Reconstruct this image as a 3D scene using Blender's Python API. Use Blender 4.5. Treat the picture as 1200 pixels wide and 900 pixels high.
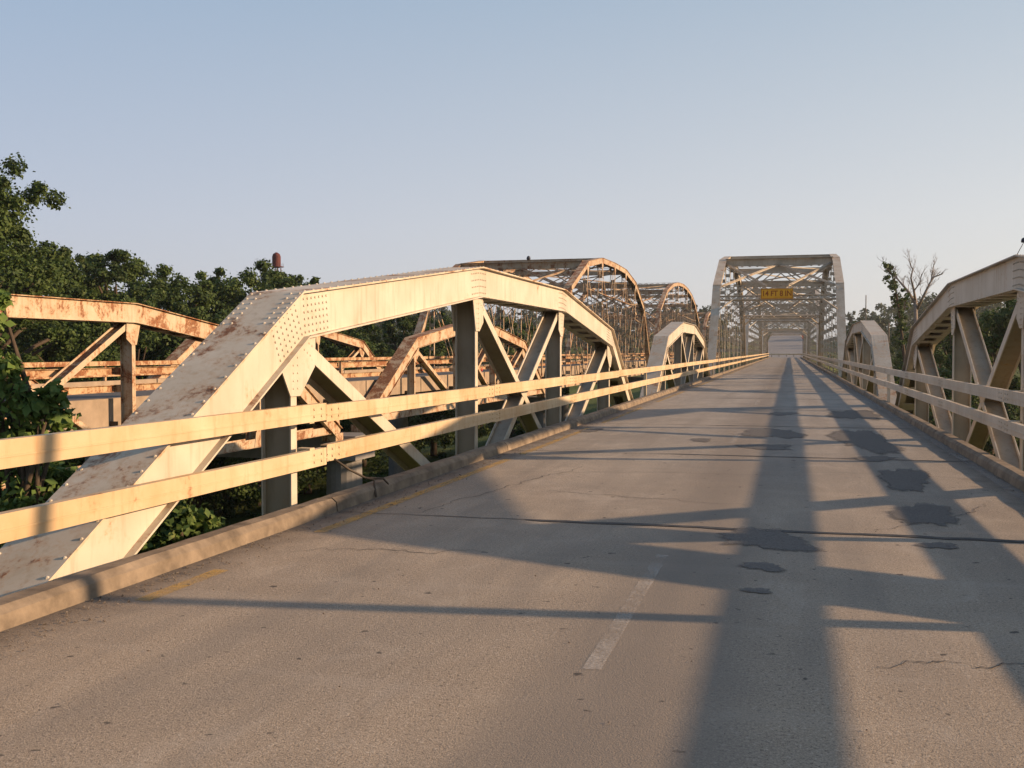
import bpy, math, random
import numpy as np
from mathutils import Vector, Matrix
R = math.radians
rng = random.Random(7)
for o in list(bpy.data.objects): bpy.data.objects.remove(o)
scene = bpy.context.scene
col = scene.collection

# ------------------------------------------------------------------ camera, sky, sun, exposure
FPX, TH = 1200.0, R(15.15)
cd = bpy.data.cameras.new('camera'); cam = bpy.data.objects.new('camera', cd); col.objects.link(cam)
cd.sensor_width = 36.0; cd.lens = 36.0 * FPX / 1200.0; cd.clip_start = 0.05; cd.clip_end = 6000
cam.location = (0, 0, 1.5); cam.rotation_euler = (R(90 - 1.86), 0, TH)
scene.camera = cam
SUN_DIR = Vector((3.34, 0.585, 1.0)).normalized()
SUN_EL = math.asin(SUN_DIR.z); SUN_AZ = math.atan2(SUN_DIR.x, SUN_DIR.y)
world = bpy.data.worlds.new('World'); scene.world = world; world.use_nodes = True
wn = world.node_tree; wn.nodes.clear()
sky = wn.nodes.new('ShaderNodeTexSky'); sky.sky_type = 'NISHITA'; sky.sun_disc = False
sky.sun_elevation = SUN_EL; sky.sun_rotation = SUN_AZ
sky.air_density = 1.0; sky.dust_density = 2.0; sky.ozone_density = 2.0; sky.altitude = 100
bg = wn.nodes.new('ShaderNodeBackground'); bg.inputs[1].default_value = 0.15
wo = wn.nodes.new('ShaderNodeOutputWorld')
def _n(k, **kw):
    x = wn.nodes.new(k)
    for a, v in kw.items(): setattr(x, a, v)
    return x
_tc = _n('ShaderNodeTexCoord'); _sep = _n('ShaderNodeSeparateXYZ'); wn.links.new(_tc.outputs['Generated'], _sep.inputs[0])
def _ramp(stops):
    r = _n('ShaderNodeValToRGB'); cr = r.color_ramp
    while len(cr.elements) < len(stops): cr.elements.new(.5)
    for e, (p, c) in zip(cr.elements, stops): e.position = p; e.color = (*c, 1)
    wn.links.new(_sep.outputs[2], r.inputs[0]); return r.outputs[0]
_away = _ramp([(0.0, (.43, .43, .49)), (.12, (.38, .41, .50)), (.33, (.255, .345, .47)), (1.0, (.15, .23, .38))])
_near = _ramp([(0.0, (.62, .60, .57)), (.12, (.57, .57, .57)), (.33, (.36, .425, .49)), (1.0, (.15, .23, .38))])
_dot = _n('ShaderNodeVectorMath', operation='DOT_PRODUCT'); wn.links.new(_tc.outputs['Generated'], _dot.inputs[0]); _dot.inputs[1].default_value = (.985, .173, 0)
_mr = _n('ShaderNodeMapRange'); wn.links.new(_dot.outputs['Value'], _mr.inputs[0])
_mr.inputs[1].default_value = -.65; _mr.inputs[2].default_value = .45
_mx = _n('ShaderNodeMix', data_type='RGBA'); wn.links.new(_mr.outputs[0], _mx.inputs[0]); wn.links.new(_away, _mx.inputs[6]); wn.links.new(_near, _mx.inputs[7])
_sc = _n('ShaderNodeMix', data_type='RGBA', blend_type='MULTIPLY'); _sc.inputs[0].default_value = 1; wn.links.new(_mx.outputs[2], _sc.inputs[6]); _sc.inputs[7].default_value = (4.2, 4.2, 4.2, 1)
_hz = _n('ShaderNodeMix', data_type='RGBA'); _hz.inputs[0].default_value = .92     # summer haze over the clear-sky model
wn.links.new(sky.outputs[0], _hz.inputs[6]); wn.links.new(_sc.outputs[2], _hz.inputs[7])
wn.links.new(_hz.outputs[2], bg.inputs[0]); wn.links.new(bg.outputs[0], wo.inputs[0])
sl = bpy.data.lights.new('sun', 'SUN'); sun = bpy.data.objects.new('sun', sl); col.objects.link(sun)
sl.energy = 4.0; sl.angle = R(0.8); sl.color = (1.0, 0.67, 0.40)
sun.rotation_euler = SUN_DIR.to_track_quat('Z', 'Y').to_euler()
scene.view_settings.view_transform = 'Standard'; scene.view_settings.look = 'None'
scene.view_settings.exposure = 0.98; scene.view_settings.gamma = 1.0
scene.render.engine = 'CYCLES'
scene.cycles.max_bounces = 5; scene.cycles.transparent_max_bounces = 8

# ------------------------------------------------------------------ materials
def nt(name, rough=0.7, spec=0.3):
    m = bpy.data.materials.new(name); m.use_nodes = True
    n = m.node_tree; b = n.nodes['Principled BSDF']
    b.inputs['Roughness'].default_value = rough
    b.inputs['Specular IOR Level'].default_value = spec
    return m, n, b
def N(n, kind, **kw):
    x = n.nodes.new(kind)
    for k, v in kw.items(): setattr(x, k, v)
    return x
def pos(n, scale=(1, 1, 1), obj=False):
    if obj:
        g = N(n, 'ShaderNodeTexCoord').outputs['Object']
    else:
        g = N(n, 'ShaderNodeNewGeometry').outputs['Position']
    mp = N(n, 'ShaderNodeMapping'); mp.inputs['Scale'].default_value = scale
    n.links.new(g, mp.inputs[0]); return mp.outputs[0]
def noise(n, vec, scale, detail=4, rough=0.55, dist=0.0):
    t = N(n, 'ShaderNodeTexNoise'); t.inputs['Scale'].default_value = scale
    t.inputs['Detail'].default_value = detail; t.inputs['Roughness'].default_value = rough
    t.inputs['Distortion'].default_value = dist
    n.links.new(vec, t.inputs['Vector']); return t.outputs['Fac']
def ramp(n, fac, stops, interp='LINEAR'):
    r = N(n, 'ShaderNodeValToRGB'); cr = r.color_ramp; cr.interpolation = interp
    while len(cr.elements) < len(stops): cr.elements.new(0.5)
    for e, (p, c) in zip(cr.elements, stops):
        e.position = p; e.color = (c, c, c, 1) if isinstance(c, (int, float)) else (*c, 1)
    n.links.new(fac, r.inputs[0]); return r.outputs[0]
def mix(n, fac, a, b, blend='MIX'):
    x = N(n, 'ShaderNodeMix', data_type='RGBA', blend_type=blend)
    if isinstance(fac, (int, float)): x.inputs[0].default_value = fac
    else: n.links.new(fac, x.inputs[0])
    for i, v in ((6, a), (7, b)):
        if isinstance(v, tuple): x.inputs[i].default_value = (*v, 1)
        else: n.links.new(v, x.inputs[i])
    return x.outputs[2]
def mth(n, op, a, b=None, c=None):
    x = N(n, 'ShaderNodeMath', operation=op)
    for i, v in enumerate((a, b, c)):
        if v is None: continue
        if isinstance(v, (int, float)): x.inputs[i].default_value = v
        else: n.links.new(v, x.inputs[i])
    return x.outputs[0]
def bump(n, b, h, strength, dist=0.01):
    x = N(n, 'ShaderNodeBump'); x.inputs['Strength'].default_value = strength
    x.inputs['Distance'].default_value = dist
    n.links.new(h, x.inputs['Height']); n.links.new(x.outputs[0], b.inputs['Normal'])

def paint(name, base, dirty, rust, up=0.25, rough=0.55):
    """weathered bridge paint: chalky cream, grime streaks, rust that starts on edges, rivets and upward faces"""
    m, n, b = nt(name, rough, 0.25)
    p = pos(n)
    c = mix(n, ramp(n, noise(n, p, 1.3, 5), [(0.35, 0.0), (0.75, 1.0)]), base, dirty)
    streak = noise(n, pos(n, (5, 5, 0.7)), 2.2, 4, 0.6)
    c = mix(n, mth(n, 'MULTIPLY', ramp(n, streak, [(0.52, 0.0), (0.78, 1.0)]), 0.55), c, (dirty[0] * .72, dirty[1] * .62, dirty[2] * .5))
    big = noise(n, p, 1.7, 7, 0.68, 0.6)
    fine = noise(n, p, 17, 5, 0.7)
    st = noise(n, pos(n, (9, 9, 1.3)), 1.6, 5, 0.65)
    v = mth(n, 'ADD', mth(n, 'MULTIPLY', big, 0.62), mth(n, 'MULTIPLY', fine, 0.20))
    v = mth(n, 'ADD', v, mth(n, 'MULTIPLY', st, 0.18))
    nz = N(n, 'ShaderNodeSeparateXYZ'); g = N(n, 'ShaderNodeNewGeometry')
    n.links.new(g.outputs['True Normal'], nz.inputs[0])
    upf = mth(n, 'MULTIPLY', mth(n, 'MAXIMUM', nz.outputs[2], 0.0), up * 0.25)
    v = mth(n, 'ADD', v, upf)
    t = 0.70 - rust
    mask = ramp(n, v, [(t - 0.015, 0.0), (t + 0.045, 0.92)])
    halo = ramp(n, v, [(t - 0.07, 0.0), (t, 0.5)])
    rc = ramp(n, noise(n, p, 23, 4, 0.7), [(0.3, (0.07, 0.028, 0.016)), (0.5, (0.19, 0.075, 0.035)), (0.72, (0.34, 0.155, 0.065))])
    c = mix(n, mth(n, 'MULTIPLY', halo, 0.8), c, (0.42, 0.24, 0.11))
    c = mix(n, mask, c, rc)
    n.links.new(c, b.inputs['Base Color'])
    rr = mth(n, 'MULTIPLY_ADD', mask, 0.3, rough); n.links.new(rr, b.inputs['Roughness'])
    bump(n, b, mth(n, 'ADD', mth(n, 'MULTIPLY', fine, 0.5), mask), 0.25, 0.004)
    return m
M = {}
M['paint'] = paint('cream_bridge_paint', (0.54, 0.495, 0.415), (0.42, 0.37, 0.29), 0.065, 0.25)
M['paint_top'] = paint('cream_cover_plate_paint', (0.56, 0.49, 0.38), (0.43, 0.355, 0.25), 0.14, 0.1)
M['web'] = paint('shade_toned_web_paint', (0.33, 0.28, 0.21), (0.22, 0.18, 0.13), 0.06, 0.1)  # shade on post and diagonal webs put into a darker base colour
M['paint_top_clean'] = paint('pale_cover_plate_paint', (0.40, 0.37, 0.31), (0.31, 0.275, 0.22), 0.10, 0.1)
M['paint_rail'] = paint('cream_rail_paint', (0.56, 0.46, 0.31), (0.43, 0.29, 0.15), 0.095, 0.1)
M['rusty'] = paint('rusting_cream_paint', (0.50, 0.42, 0.31), (0.36, 0.28, 0.195), 0.175, 0.35, 0.65)
M['rusty_rail'] = paint('badly_rusted_rail_paint', (0.48, 0.37, 0.24), (0.34, 0.24, 0.15), 0.21, 0.1, 0.7)
M['through'] = paint('weathered_truss_paint', (0.48, 0.425, 0.34), (0.34, 0.285, 0.215), 0.075, 0.2, 0.6)
M['through_rusty'] = paint('rust_stained_truss_paint', (0.45, 0.37, 0.27), (0.30, 0.225, 0.155), 0.17, 0.2, 0.65)

m, n, b = nt('worn_road_concrete', 0.88, 0.15); M['road'] = m
p = pos(n)
c = mix(n, ramp(n, noise(n, p, 0.55, 5, 0.6, 0.5), [(0.3, 0.0), (0.7, 1.0)]), (0.50, 0.428, 0.335), (0.38, 0.325, 0.258))
agg = noise(n, p, 120, 3, 0.7); agg2 = noise(n, p, 50, 3, 0.8)
c = mix(n, ramp(n, agg, [(0.42, 0.0), (0.60, 1.0)]), mix(n, 1.0, c, (0.62, 0.6, 0.6), 'MULTIPLY'), c)
c = mix(n, ramp(n, agg2, [(0.56, 0.0), (0.66, 0.8)]), c, (0.55, 0.49, 0.42))
c = mix(n, ramp(n, agg2, [(0.34, 0.75), (0.43, 0.0)]), c, (0.07, 0.06, 0.055))
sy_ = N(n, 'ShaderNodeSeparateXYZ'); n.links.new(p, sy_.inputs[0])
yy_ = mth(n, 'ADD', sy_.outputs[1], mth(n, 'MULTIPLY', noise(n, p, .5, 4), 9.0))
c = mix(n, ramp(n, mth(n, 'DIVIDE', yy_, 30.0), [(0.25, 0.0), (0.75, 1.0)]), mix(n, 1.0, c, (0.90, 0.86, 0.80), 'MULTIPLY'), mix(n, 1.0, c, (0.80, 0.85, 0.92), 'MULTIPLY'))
tr = noise(n, pos(n, (2.2, 0.10, 1)), 1.0, 4, 0.6)
c = mix(n, ramp(n, tr, [(0.45, 0.0), (0.70, 0.50)]), c, (0.19, 0.168, 0.142))
bl = noise(n, pos(n, (1.6, .8, 1), ), 1.1, 7, 0.7, 0.8)
c = mix(n, ramp(n, bl, [(0.50, 0.0), (0.68, 0.30)]), c, (0.19, 0.168, 0.142))
c = mix(n, ramp(n, bl, [(0.30, 0.25), (0.46, 0.0)]), c, (0.50, 0.44, 0.36))
tv = noise(n, pos(n, (0.35, 2.2, 1)), 1.0, 5, 0.65)
c = mix(n, ramp(n, tv, [(0.55, 0.0), (0.75, 0.5)]), c, (0.36, 0.31, 0.25))
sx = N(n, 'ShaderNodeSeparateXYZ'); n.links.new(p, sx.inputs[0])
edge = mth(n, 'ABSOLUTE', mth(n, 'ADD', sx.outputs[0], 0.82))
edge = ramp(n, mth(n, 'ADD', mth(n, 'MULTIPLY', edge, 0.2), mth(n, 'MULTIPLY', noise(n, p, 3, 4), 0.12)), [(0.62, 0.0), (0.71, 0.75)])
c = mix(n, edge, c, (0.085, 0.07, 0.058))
ctr = mth(n, 'ABSOLUTE', mth(n, 'ADD', sx.outputs[0], 0.70))
ctr = ramp(n, mth(n, 'ADD', ctr, mth(n, 'MULTIPLY', noise(n, pos(n, (1.2, .25, 1)), 1.5, 4), 0.5)), [(0.30, 0.75), (0.95, 0.0)])
c = mix(n, ctr, c, (0.20, 0.172, 0.142))
c = mix(n, ramp(n, noise(n, p, 9, 2, 0.5), [(0.70, 0.0), (0.74, 0.8)]), c, (0.05, 0.045, 0.042))
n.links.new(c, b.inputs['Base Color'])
bump(n, b, mth(n, 'ADD', agg, agg2), 0.7, 0.006)

def simple(name, c1, c2, scale, rough=0.8, bs=0.3, bd=0.01, vec=(1, 1, 1), spec=0.2):
    m, n, b = nt(name, rough, spec)
    f = noise(n, pos(n, vec), scale, 6, 0.65)
    n.links.new(mix(n, ramp(n, f, [(0.32, 0.0), (0.68, 1.0)]), c1, c2), b.inputs['Base Color'])
    bump(n, b, f, bs, bd); return m
M['curb'] = simple('stained_curb_concrete', (0.27, 0.215, 0.155), (0.10, 0.08, 0.06), 3.2, 0.9, 0.5)
M['fascia'] = simple('tan_fascia_concrete', (0.34, 0.27, 0.20), (0.24, 0.19, 0.14), 2.0, 0.9, 0.4)
M['pier'] = simple('grey_pier_concrete', (0.24, 0.23, 0.22), (0.16, 0.155, 0.15), 1.5, 0.9, 0.3)
M['deck_far'] = simple('grey_deck', (0.12, 0.115, 0.11), (0.08, 0.078, 0.075), 1.5, 0.9)
M['patch'] = simple('asphalt_patch', (0.055, 0.054, 0.055), (0.095, 0.09, 0.085), 30, 0.85, 0.6)
M['tar'] = simple('tar_joint', (0.03, 0.029, 0.029), (0.08, 0.075, 0.07), 9, 0.7)
M['steel_dark'] = simple('dark_floor_steel', (0.10, 0.08, 0.06), (0.05, 0.04, 0.032), 3, 0.8)
M['bark'] = simple('bark', (0.10, 0.075, 0.055), (0.05, 0.04, 0.03), 9, 0.95, 0.6, 0.02, (3, 3, 0.6))
M['dead_bark'] = simple('pale_dead_bark', (0.30, 0.26, 0.22), (0.15, 0.12, 0.10), 9, 0.95, 0.4)
M['pole'] = simple('weathered_pole', (0.22, 0.18, 0.14), (0.12, 0.10, 0.08), 6, 0.9, 0.4, 0.01, (6, 6, 0.5))
M['red_rust'] = simple('dark_red_rusted_steel', (0.13, 0.035, 0.03), (0.06, 0.022, 0.02), 3, 0.7)
M['gravel'] = simple('curb_gravel', (0.22, 0.185, 0.15), (0.09, 0.075, 0.06), 25, 0.95)
M['lamp_dark'] = simple('dark_lamp_metal', (0.04, 0.05, 0.07), (0.03, 0.03, 0.04), 9, 0.5)
m, n, b = nt('sign_yellow', 0.5, 0.3); M['sign'] = m
n.links.new(mix(n, ramp(n, noise(n, pos(n), 2.5, 4), [(0.35, 0), (0.7, 1.0)]), (0.80, 0.40, 0.02), (0.66, 0.31, 0.02)), b.inputs['Base Color'])
m, n, b = nt('sign_lettering', 0.6); b.inputs['Base Color'].default_value = (0.30, 0.07, 0.01, 1); M['letters'] = m
m, n, b = nt('asphalt_patch', 0.85, 0.2); M['patch'] = m
p = pos(n); at_ = N(n, 'ShaderNodeAttribute', attribute_name='fade')
f = mth(n, 'ADD', mth(n, 'MULTIPLY', at_.outputs['Fac'], 0.55), mth(n, 'MULTIPLY', noise(n, pos(n, (1, .5, 1)), 7, 6, 0.75), 0.8))
n.links.new(mth(n, 'MULTIPLY', ramp(n, f, [(0.58, 0.0), (0.82, 1.0)]), 0.85), b.inputs['Alpha'])
n.links.new(mix(n, ramp(n, noise(n, p, 60, 4, 0.8), [(0.35, 0), (0.65, 1.0)]), (0.08, 0.076, 0.073), (0.20, 0.185, 0.165)), b.inputs['Base Color'])
bump(n, b, noise(n, p, 90, 3, 0.7), 0.5, 0.005)
m, n, b = nt('red_reflector', 0.4, 0.5); b.inputs['Base Color'].default_value = (0.62, 0.04, 0.03, 1); M['red'] = m

def worn(name, colr, cover):
    m, n, b = nt(name, 0.8, 0.2)
    p = pos(n)
    f = mth(n, 'ADD', mth(n, 'MULTIPLY', noise(n, p, 60, 4, 0.75), 0.5), mth(n, 'MULTIPLY', noise(n, p, 4, 4, 0.6), 0.5))
    a = ramp(n, f, [(cover, 0.0), (cover + 0.22, 0.55)])
    b.inputs['Base Color'].default_value = (*colr, 1)
    n.links.new(a, b.inputs['Alpha']); return m
M['yellow'] = worn('worn_yellow_paint', (0.58, 0.36, 0.09), 0.35)
M['white'] = worn('worn_white_paint', (0.56, 0.52, 0.46), 0.43)
M['salt'] = worn('pale_edge_deposit', (0.46, 0.43, 0.39), 0.40)

def leaf_mat(name, dark, light, warm, scale):
    m, n, b = nt(name, 0.6, 0.2)
    p = pos(n)
    f = noise(n, p, scale, 3, 0.6); f2 = noise(n, p, scale * 9, 2, 0.6)
    c = mix(n, ramp(n, f, [(0.35, 0.0), (0.65, 1.0)]), dark, light)
    c = mix(n, ramp(n, f2, [(0.5, 0.0), (0.75, 0.7)]), c, warm)
    n.links.new(c, b.inputs['Base Color'])
    tr = N(n, 'ShaderNodeBsdfTranslucent'); n.links.new(c, tr.inputs[0])
    ms = N(n, 'ShaderNodeMixShader'); ms.inputs[0].default_value = 0.28
    n.links.new(b.outputs[0], ms.inputs[1]); n.links.new(tr.outputs[0], ms.inputs[2])
    n.links.new(ms.outputs[0], n.nodes['Material Output'].inputs[0]); return m
M['leaf'] = leaf_mat('tree_leaves', (0.030, 0.055, 0.018), (0.075, 0.12, 0.030), (0.13, 0.16, 0.04), 0.35)
M['leaf_near'] = leaf_mat('shrub_leaves', (0.045, 0.085, 0.022), (0.13, 0.21, 0.05), (0.26, 0.30, 0.08), 1.5)
M['leaf_far'] = leaf_mat('far_wood_leaves', (0.035, 0.055, 0.028), (0.06, 0.085, 0.035), (0.085, 0.11, 0.04), 0.05)
m, n, b = nt('grassland', 0.95, 0.1); M['grass'] = m
p = pos(n)
c = mix(n, ramp(n, noise(n, p, 0.035, 6, 0.6), [(0.35, 0.0), (0.65, 1.0)]), (0.055, 0.085, 0.022), (0.12, 0.14, 0.035))
c = mix(n, ramp(n, noise(n, p, 1.6, 5, 0.7), [(0.4, 0.0), (0.7, 0.6)]), c, (0.045, 0.06, 0.02))
n.links.new(c, b.inputs['Base Color'])
bump(n, b, noise(n, p, 3, 6, 0.7), 1.0, 0.3)

# ------------------------------------------------------------------ mesh helpers
class MB:
    def __init__(s): s.v = []; s.f = []
    def hexa(s, P):
        """8 corners: 0-3 first end ring, 4-7 second end ring"""
        k = len(s.v); s.v += [tuple(q) for q in P]
        s.f += [(k, k+3, k+2, k+1), (k+4, k+5, k+6, k+7)]
        for i in range(4):
            j = (i + 1) % 4; s.f.append((k+i, k+j, k+4+j, k+4+i))
    def box(s, x0, x1, y0, y1, z0, z1):
        s.hexa([(x0, y0, z0), (x1, y0, z0), (x1, y1, z0), (x0, y1, z0), (x0, y0, z1), (x1, y0, z1), (x1, y1, z1), (x0, y1, z1)])
    def bar(s, A, B, w, d, up=Vector((0, 0, 1))):
        A = Vector(A); B = Vector(B); u = (B - A).normalized(); r = u.cross(up)
        if r.length < 1e-3: r = u.cross(Vector((0, 1, 0)))
        r.normalize(); t = r.cross(u)
        R_ = []
        for C in (A, B):
            for a, c in ((-1, -1), (1, -1), (1, 1), (-1, 1)): R_.append(C + r * (a * w / 2) + t * (c * d / 2))
        s.hexa(R_)
    def tube(s, pts, rad, sides=8, cap=True):
        k0 = len(s.v); pts = [Vector(q) for q in pts]
        for i, q in enumerate(pts):
            a = pts[max(0, i-1)]; c = pts[min(len(pts)-1, i+1)]; u = (c - a).normalized()
            r = u.cross(Vector((0.13, 0.31, 0.9))); r.normalize(); t = u.cross(r)
            for j in range(sides):
                an = 2 * math.pi * j / sides
                s.v.append(tuple(q + (r * math.cos(an) + t * math.sin(an)) * rad[i]))
        for i in range(len(pts) - 1):
            for j in range(sides):
                j2 = (j + 1) % sides; a = k0 + i * sides
                s.f.append((a + j, a + sides + j, a + sides + j2, a + j2))
        if cap:
            s.f.append(tuple(k0 + j for j in range(sides)))
            e = k0 + (len(pts) - 1) * sides; s.f.append(tuple(e + j for j in reversed(range(sides))))
    def prism(s, poly, x0, x1):
        """poly in (y,z), extruded along x"""
        k = len(s.v); m_ = len(poly)
        s.v += [(x0, y, z) for y, z in poly] + [(x1, y, z) for y, z in poly]
        s.f.append(tuple(range(k, k + m_))); s.f.append(tuple(reversed(range(k + m_, k + 2 * m_))))
        for i in range(m_):
            j = (i + 1) % m_; s.f.append((k + i, k + m_ + i, k + m_ + j, k + j))
    def poly(s, pts):
        k = len(s.v); s.v += [tuple(q) for q in pts]; s.f.append(tuple(range(k, k + len(pts))))
    def rivet(s, c, nrm, r=0.016, h=0.012):
        c = Vector(c); nrm = Vector(nrm).normalized()
        a = nrm.cross(Vector((0.3, 0.5, 0.81))).normalized(); t = nrm.cross(a); k = len(s.v); q = 6
        for rr, hh in ((r, 0.0), (r * 0.75, h * 0.7)):
            for j in range(q):
                an = 2 * math.pi * j / q
                s.v.append(tuple(c + (a * math.cos(an) + t * math.sin(an)) * rr + nrm * hh))
        s.v.append(tuple(c + nrm * h))
        for j in range(q):
            j2 = (j + 1) % q
            s.f.append((k + j, k + j2, k + q + j2, k + q + j)); s.f.append((k + q + j, k + q + j2, k + 2 * q))
    def mesh(s, name, mat, smooth=False):
        me = bpy.data.meshes.new(name); me.from_pydata(s.v, [], s.f); me.materials.append(mat)
        if smooth: me.polygons.foreach_set('use_smooth', [True] * len(me.polygons))
        me.update(); return me
    def build(s, name, mat, parent=None, smooth=False, loc=None):
        o = bpy.data.objects.new(name, s.mesh(name, mat, smooth)); col.objects.link(o)
        if parent is not None: o.parent = parent
        if loc is not None: o.location = loc
        return o
def recalc(o):
    import bmesh
    bm = bmesh.new(); bm.from_mesh(o.data); bmesh.ops.recalc_face_normals(bm, faces=bm.faces); bm.to_mesh(o.data); bm.free(); return o
def empty(name, loc, rz=0.0):
    o = bpy.data.objects.new(name, None); col.objects.link(o); o.location = loc; o.rotation_euler = (0, 0, rz); o.empty_display_size = 0.3
    return o
def tag(o, label, cat, group=None):
    o['label'] = label; o['category'] = cat
    if group: o['group'] = group
    return o
def structure(o, label=None):
    o['kind'] = 'structure'
    if label: o['label'] = label
    return o
def stuff(o): o['kind'] = 'stuff'; return o
def copy_tree(o, parent=None):
    c = o.copy(); col.objects.link(c)
    if parent is not None: c.parent = parent
    for ch in list(o.children): copy_tree(ch, c)
    return c
def px(x, y):
    """photo pixel on the road surface -> ground point (only used to read positions off the photograph)"""
    X = 1.449 * (x - 925) / (y - 411); zc = 1800.0 / (y - 411)
    return X, (zc + X * math.sin(TH)) / math.cos(TH)

# ------------------------------------------------------------------ layout of the two bridges
EDGE_L, EDGE_R = -4.05, 2.41                 # roadway between kerbs
FACE_L, FACE_R = -4.58, 2.96                 # inner faces of the trusses
RAIL_L, RAIL_R = -4.42, 2.84                 # road faces of the guard rails
T_FACE_R, T_FACE_L, T_Z = -15.30, -25.05, 0.13   # neighbouring bridge (inner faces, height)
SPANS = [(3.6, 32.4, 'pony'), (34.4, 63.2, 'pony'), (64.6, 115.0, 't8'), (116.2, 183.2, 't10'), (184.4, 234.8, 't8')]

# road, slab, kerbs
def road_sheet(name, x0, x1, ys, z, mat):
    mb = MB(); nx = 12
    for j, y in enumerate(ys):
        for i in range(nx + 1):
            x = x0 + (x1 - x0) * i / nx
            mb.v.append((x, y, z + 0.001 * math.sin(x * 2.1 + y * 1.3) * math.sin(y * 0.7)))
    for j in range(len(ys) - 1):
        for i in range(nx):
            a = j * (nx + 1) + i; mb.f.append((a, a + 1, a + nx + 2, a + nx + 1))
    return mb.build(name, mat)
structure(road_sheet('road', EDGE_L - 0.02, EDGE_R + 0.02, [-12 + 0.8 * i for i in range(312)], 0.0, M['road']), 'worn concrete road deck running the length of the bridge')
mb = MB(); mb.box(-4.24, 2.60, -12, 237.0, -0.26, -0.03)
slab = structure(mb.build('deck_slab', M['fascia']))
mb = MB()
for Y0, Y1, k in SPANS:
    nb = {'pony': 5, 't8': 8, 't10': 10}[k]
    for i in range(nb + 1):
        y = Y0 + (Y1 - Y0) * i / nb
        fb = MB(); fb.box(-4.5, 2.9, y - .008, y + .008, -.98, -.27); fb.box(-4.5, 2.9, y - .12, y + .12, -1.0, -.982); fb.box(-4.5, 2.9, y - .12, y + .12, -.28, -.262)
        fb.build('floor_beam', M['steel_dark'], slab)
for x in (-3.6, -2.2, -0.8, 0.6, 2.0):
    st = MB(); st.box(x - .01, x + .01, -12, 237, -.62, -.262); st.box(x - .09, x + .09, -12, 237, -.64, -.622); st.build('stringer', M['steel_dark'], slab)

def kerb(name, xi, xo, z, ys, y1, mat, lab):
    root = structure(empty(name, (0, 0, 0)), lab)
    y = ys; i = 0; rr = random.Random(int(abs(xi) * 100))
    while y < y1:
        L = min(6.0, y1 - y); k = MB(); s = 1 if xo > xi else -1
        c = 0.035; nseg = max(1, int(L / 0.35)) if y < 40 else 1
        prev = None
        for q in range(nseg + 1):
            yy = y + 0.012 + (L - 0.024) * q / nseg; j = (lambda a: rr.uniform(-a, a) if nseg > 1 else 0)
            ring = [(xi, yy, z - 0.03), (xi + s * (0.02) + j(.006), yy, z + 0.12 - c + j(.006)), (xi + s * (0.03 + c) + j(.006), yy, z + 0.125 + j(.004)),
                    (xo - s * 0.02, yy, z + 0.120 + j(.004)), (xo, yy, z + 0.10), (xo, yy, z - 0.29)]
            kk = len(k.v); k.v += ring
            if prev is not None:
                for a in range(5): k.f.append((prev + a, prev + a + 1, kk + a + 1, kk + a))
            else: k.f.append(tuple(kk + a for a in range(6)))
            prev = kk
        k.f.append(tuple(prev + a for a in reversed(range(6))))
        recalc(k.build('kerb_block', mat, root)); y += L; i += 1
    return root
kerb('left_kerb', EDGE_L, -4.27, 0.0, -9.25, 237.0, M['curb'], 'stained concrete kerb along the left edge of the roadway')
kerb('right_kerb', EDGE_R, 2.62, 0.0, -9.25, 237.0, M['curb'], 'shaded concrete kerb along the right edge of the roadway')

# tar joints, patches, painted lines
joints = structure(empty('road_joints', (0, 0, 0)))
rj = random.Random(3)
for i, y in enumerate([8.75] + [14.9 + 6.0 * k for k in range(36)]):
    top, bot = [], []
    for q in range(34):
        x = EDGE_L + 0.03 + (EDGE_R - EDGE_L - 0.06) * q / 33; w = (0.022 + rj.random() * 0.03) * ((1.0 if i else 1.3) if x > -2.2 + .6 * math.sin(i) else .28); j = rj.uniform(-.02, .02)
        top.append((x, y + w + j, 0.0052)); bot.append((x, y - w * .7 + j, 0.0052))
    mb = MB()
    for q in range(33): mb.poly([bot[q], bot[q+1], top[q+1], top[q]])
    mb.build('tar_joint', M['tar'], joints)
patches = structure(empty('road_patches', (0, 0, 0)), 'dark asphalt patches in the road surface')
def patch(x0, x1, y0, y1, seed):
    cx, cy = px((x0 + x1) / 2, (y0 + y1) / 2); ax, ay = px(x0, (y0+y1)/2); bx, by = px(x1, (y0+y1)/2)
    _, f = px((x0+x1)/2, y0); _, g = px((x0+x1)/2, y1)
    rx = abs(bx - ax) / 2; ry = abs(f - g) / 2; r_ = random.Random(seed); ph = [r_.uniform(0, 6.3) for _ in range(5)]
    pts = []
    for k in range(96):
        a = 2 * math.pi * k / 96; w = 1 + .04 * r_.uniform(-1, 1) + .16 * math.sin(2*a + ph[0]) + .13 * math.sin(3*a + ph[1]) + .08 * math.sin(7*a + ph[2]) + .05 * math.sin(13*a + ph[3])
        ca, sa = math.cos(a), math.sin(a)
        q = (abs(ca) ** 3 + abs(sa) ** 3) ** (-1/3)
        pts.append((cx + rx * w * ca * q, cy + ry * w * sa * q, 0.0062))
    mb = MB(); K = len(pts); fd = []
    for sc_, fv in ((0.0, 1.0), (.55, 1.0), (.82, .75), (1.12, 0.0)):
        for q in pts: mb.v.append((cx + (q[0] - cx) * sc_, cy + (q[1] - cy) * sc_, q[2])); fd.append(fv)
    for rg_ in range(3):
        for k in range(K): k2 = (k + 1) % K; mb.f.append((rg_ * K + k, rg_ * K + k2, (rg_ + 1) * K + k2, (rg_ + 1) * K + k) if rg_ else (k, K + k2, K + k))
    o = mb.build('asphalt_patch', M['patch'], patches); at2 = o.data.attributes.new('fade', 'FLOAT', 'POINT'); at2.data.foreach_set('value', fd)
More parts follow.
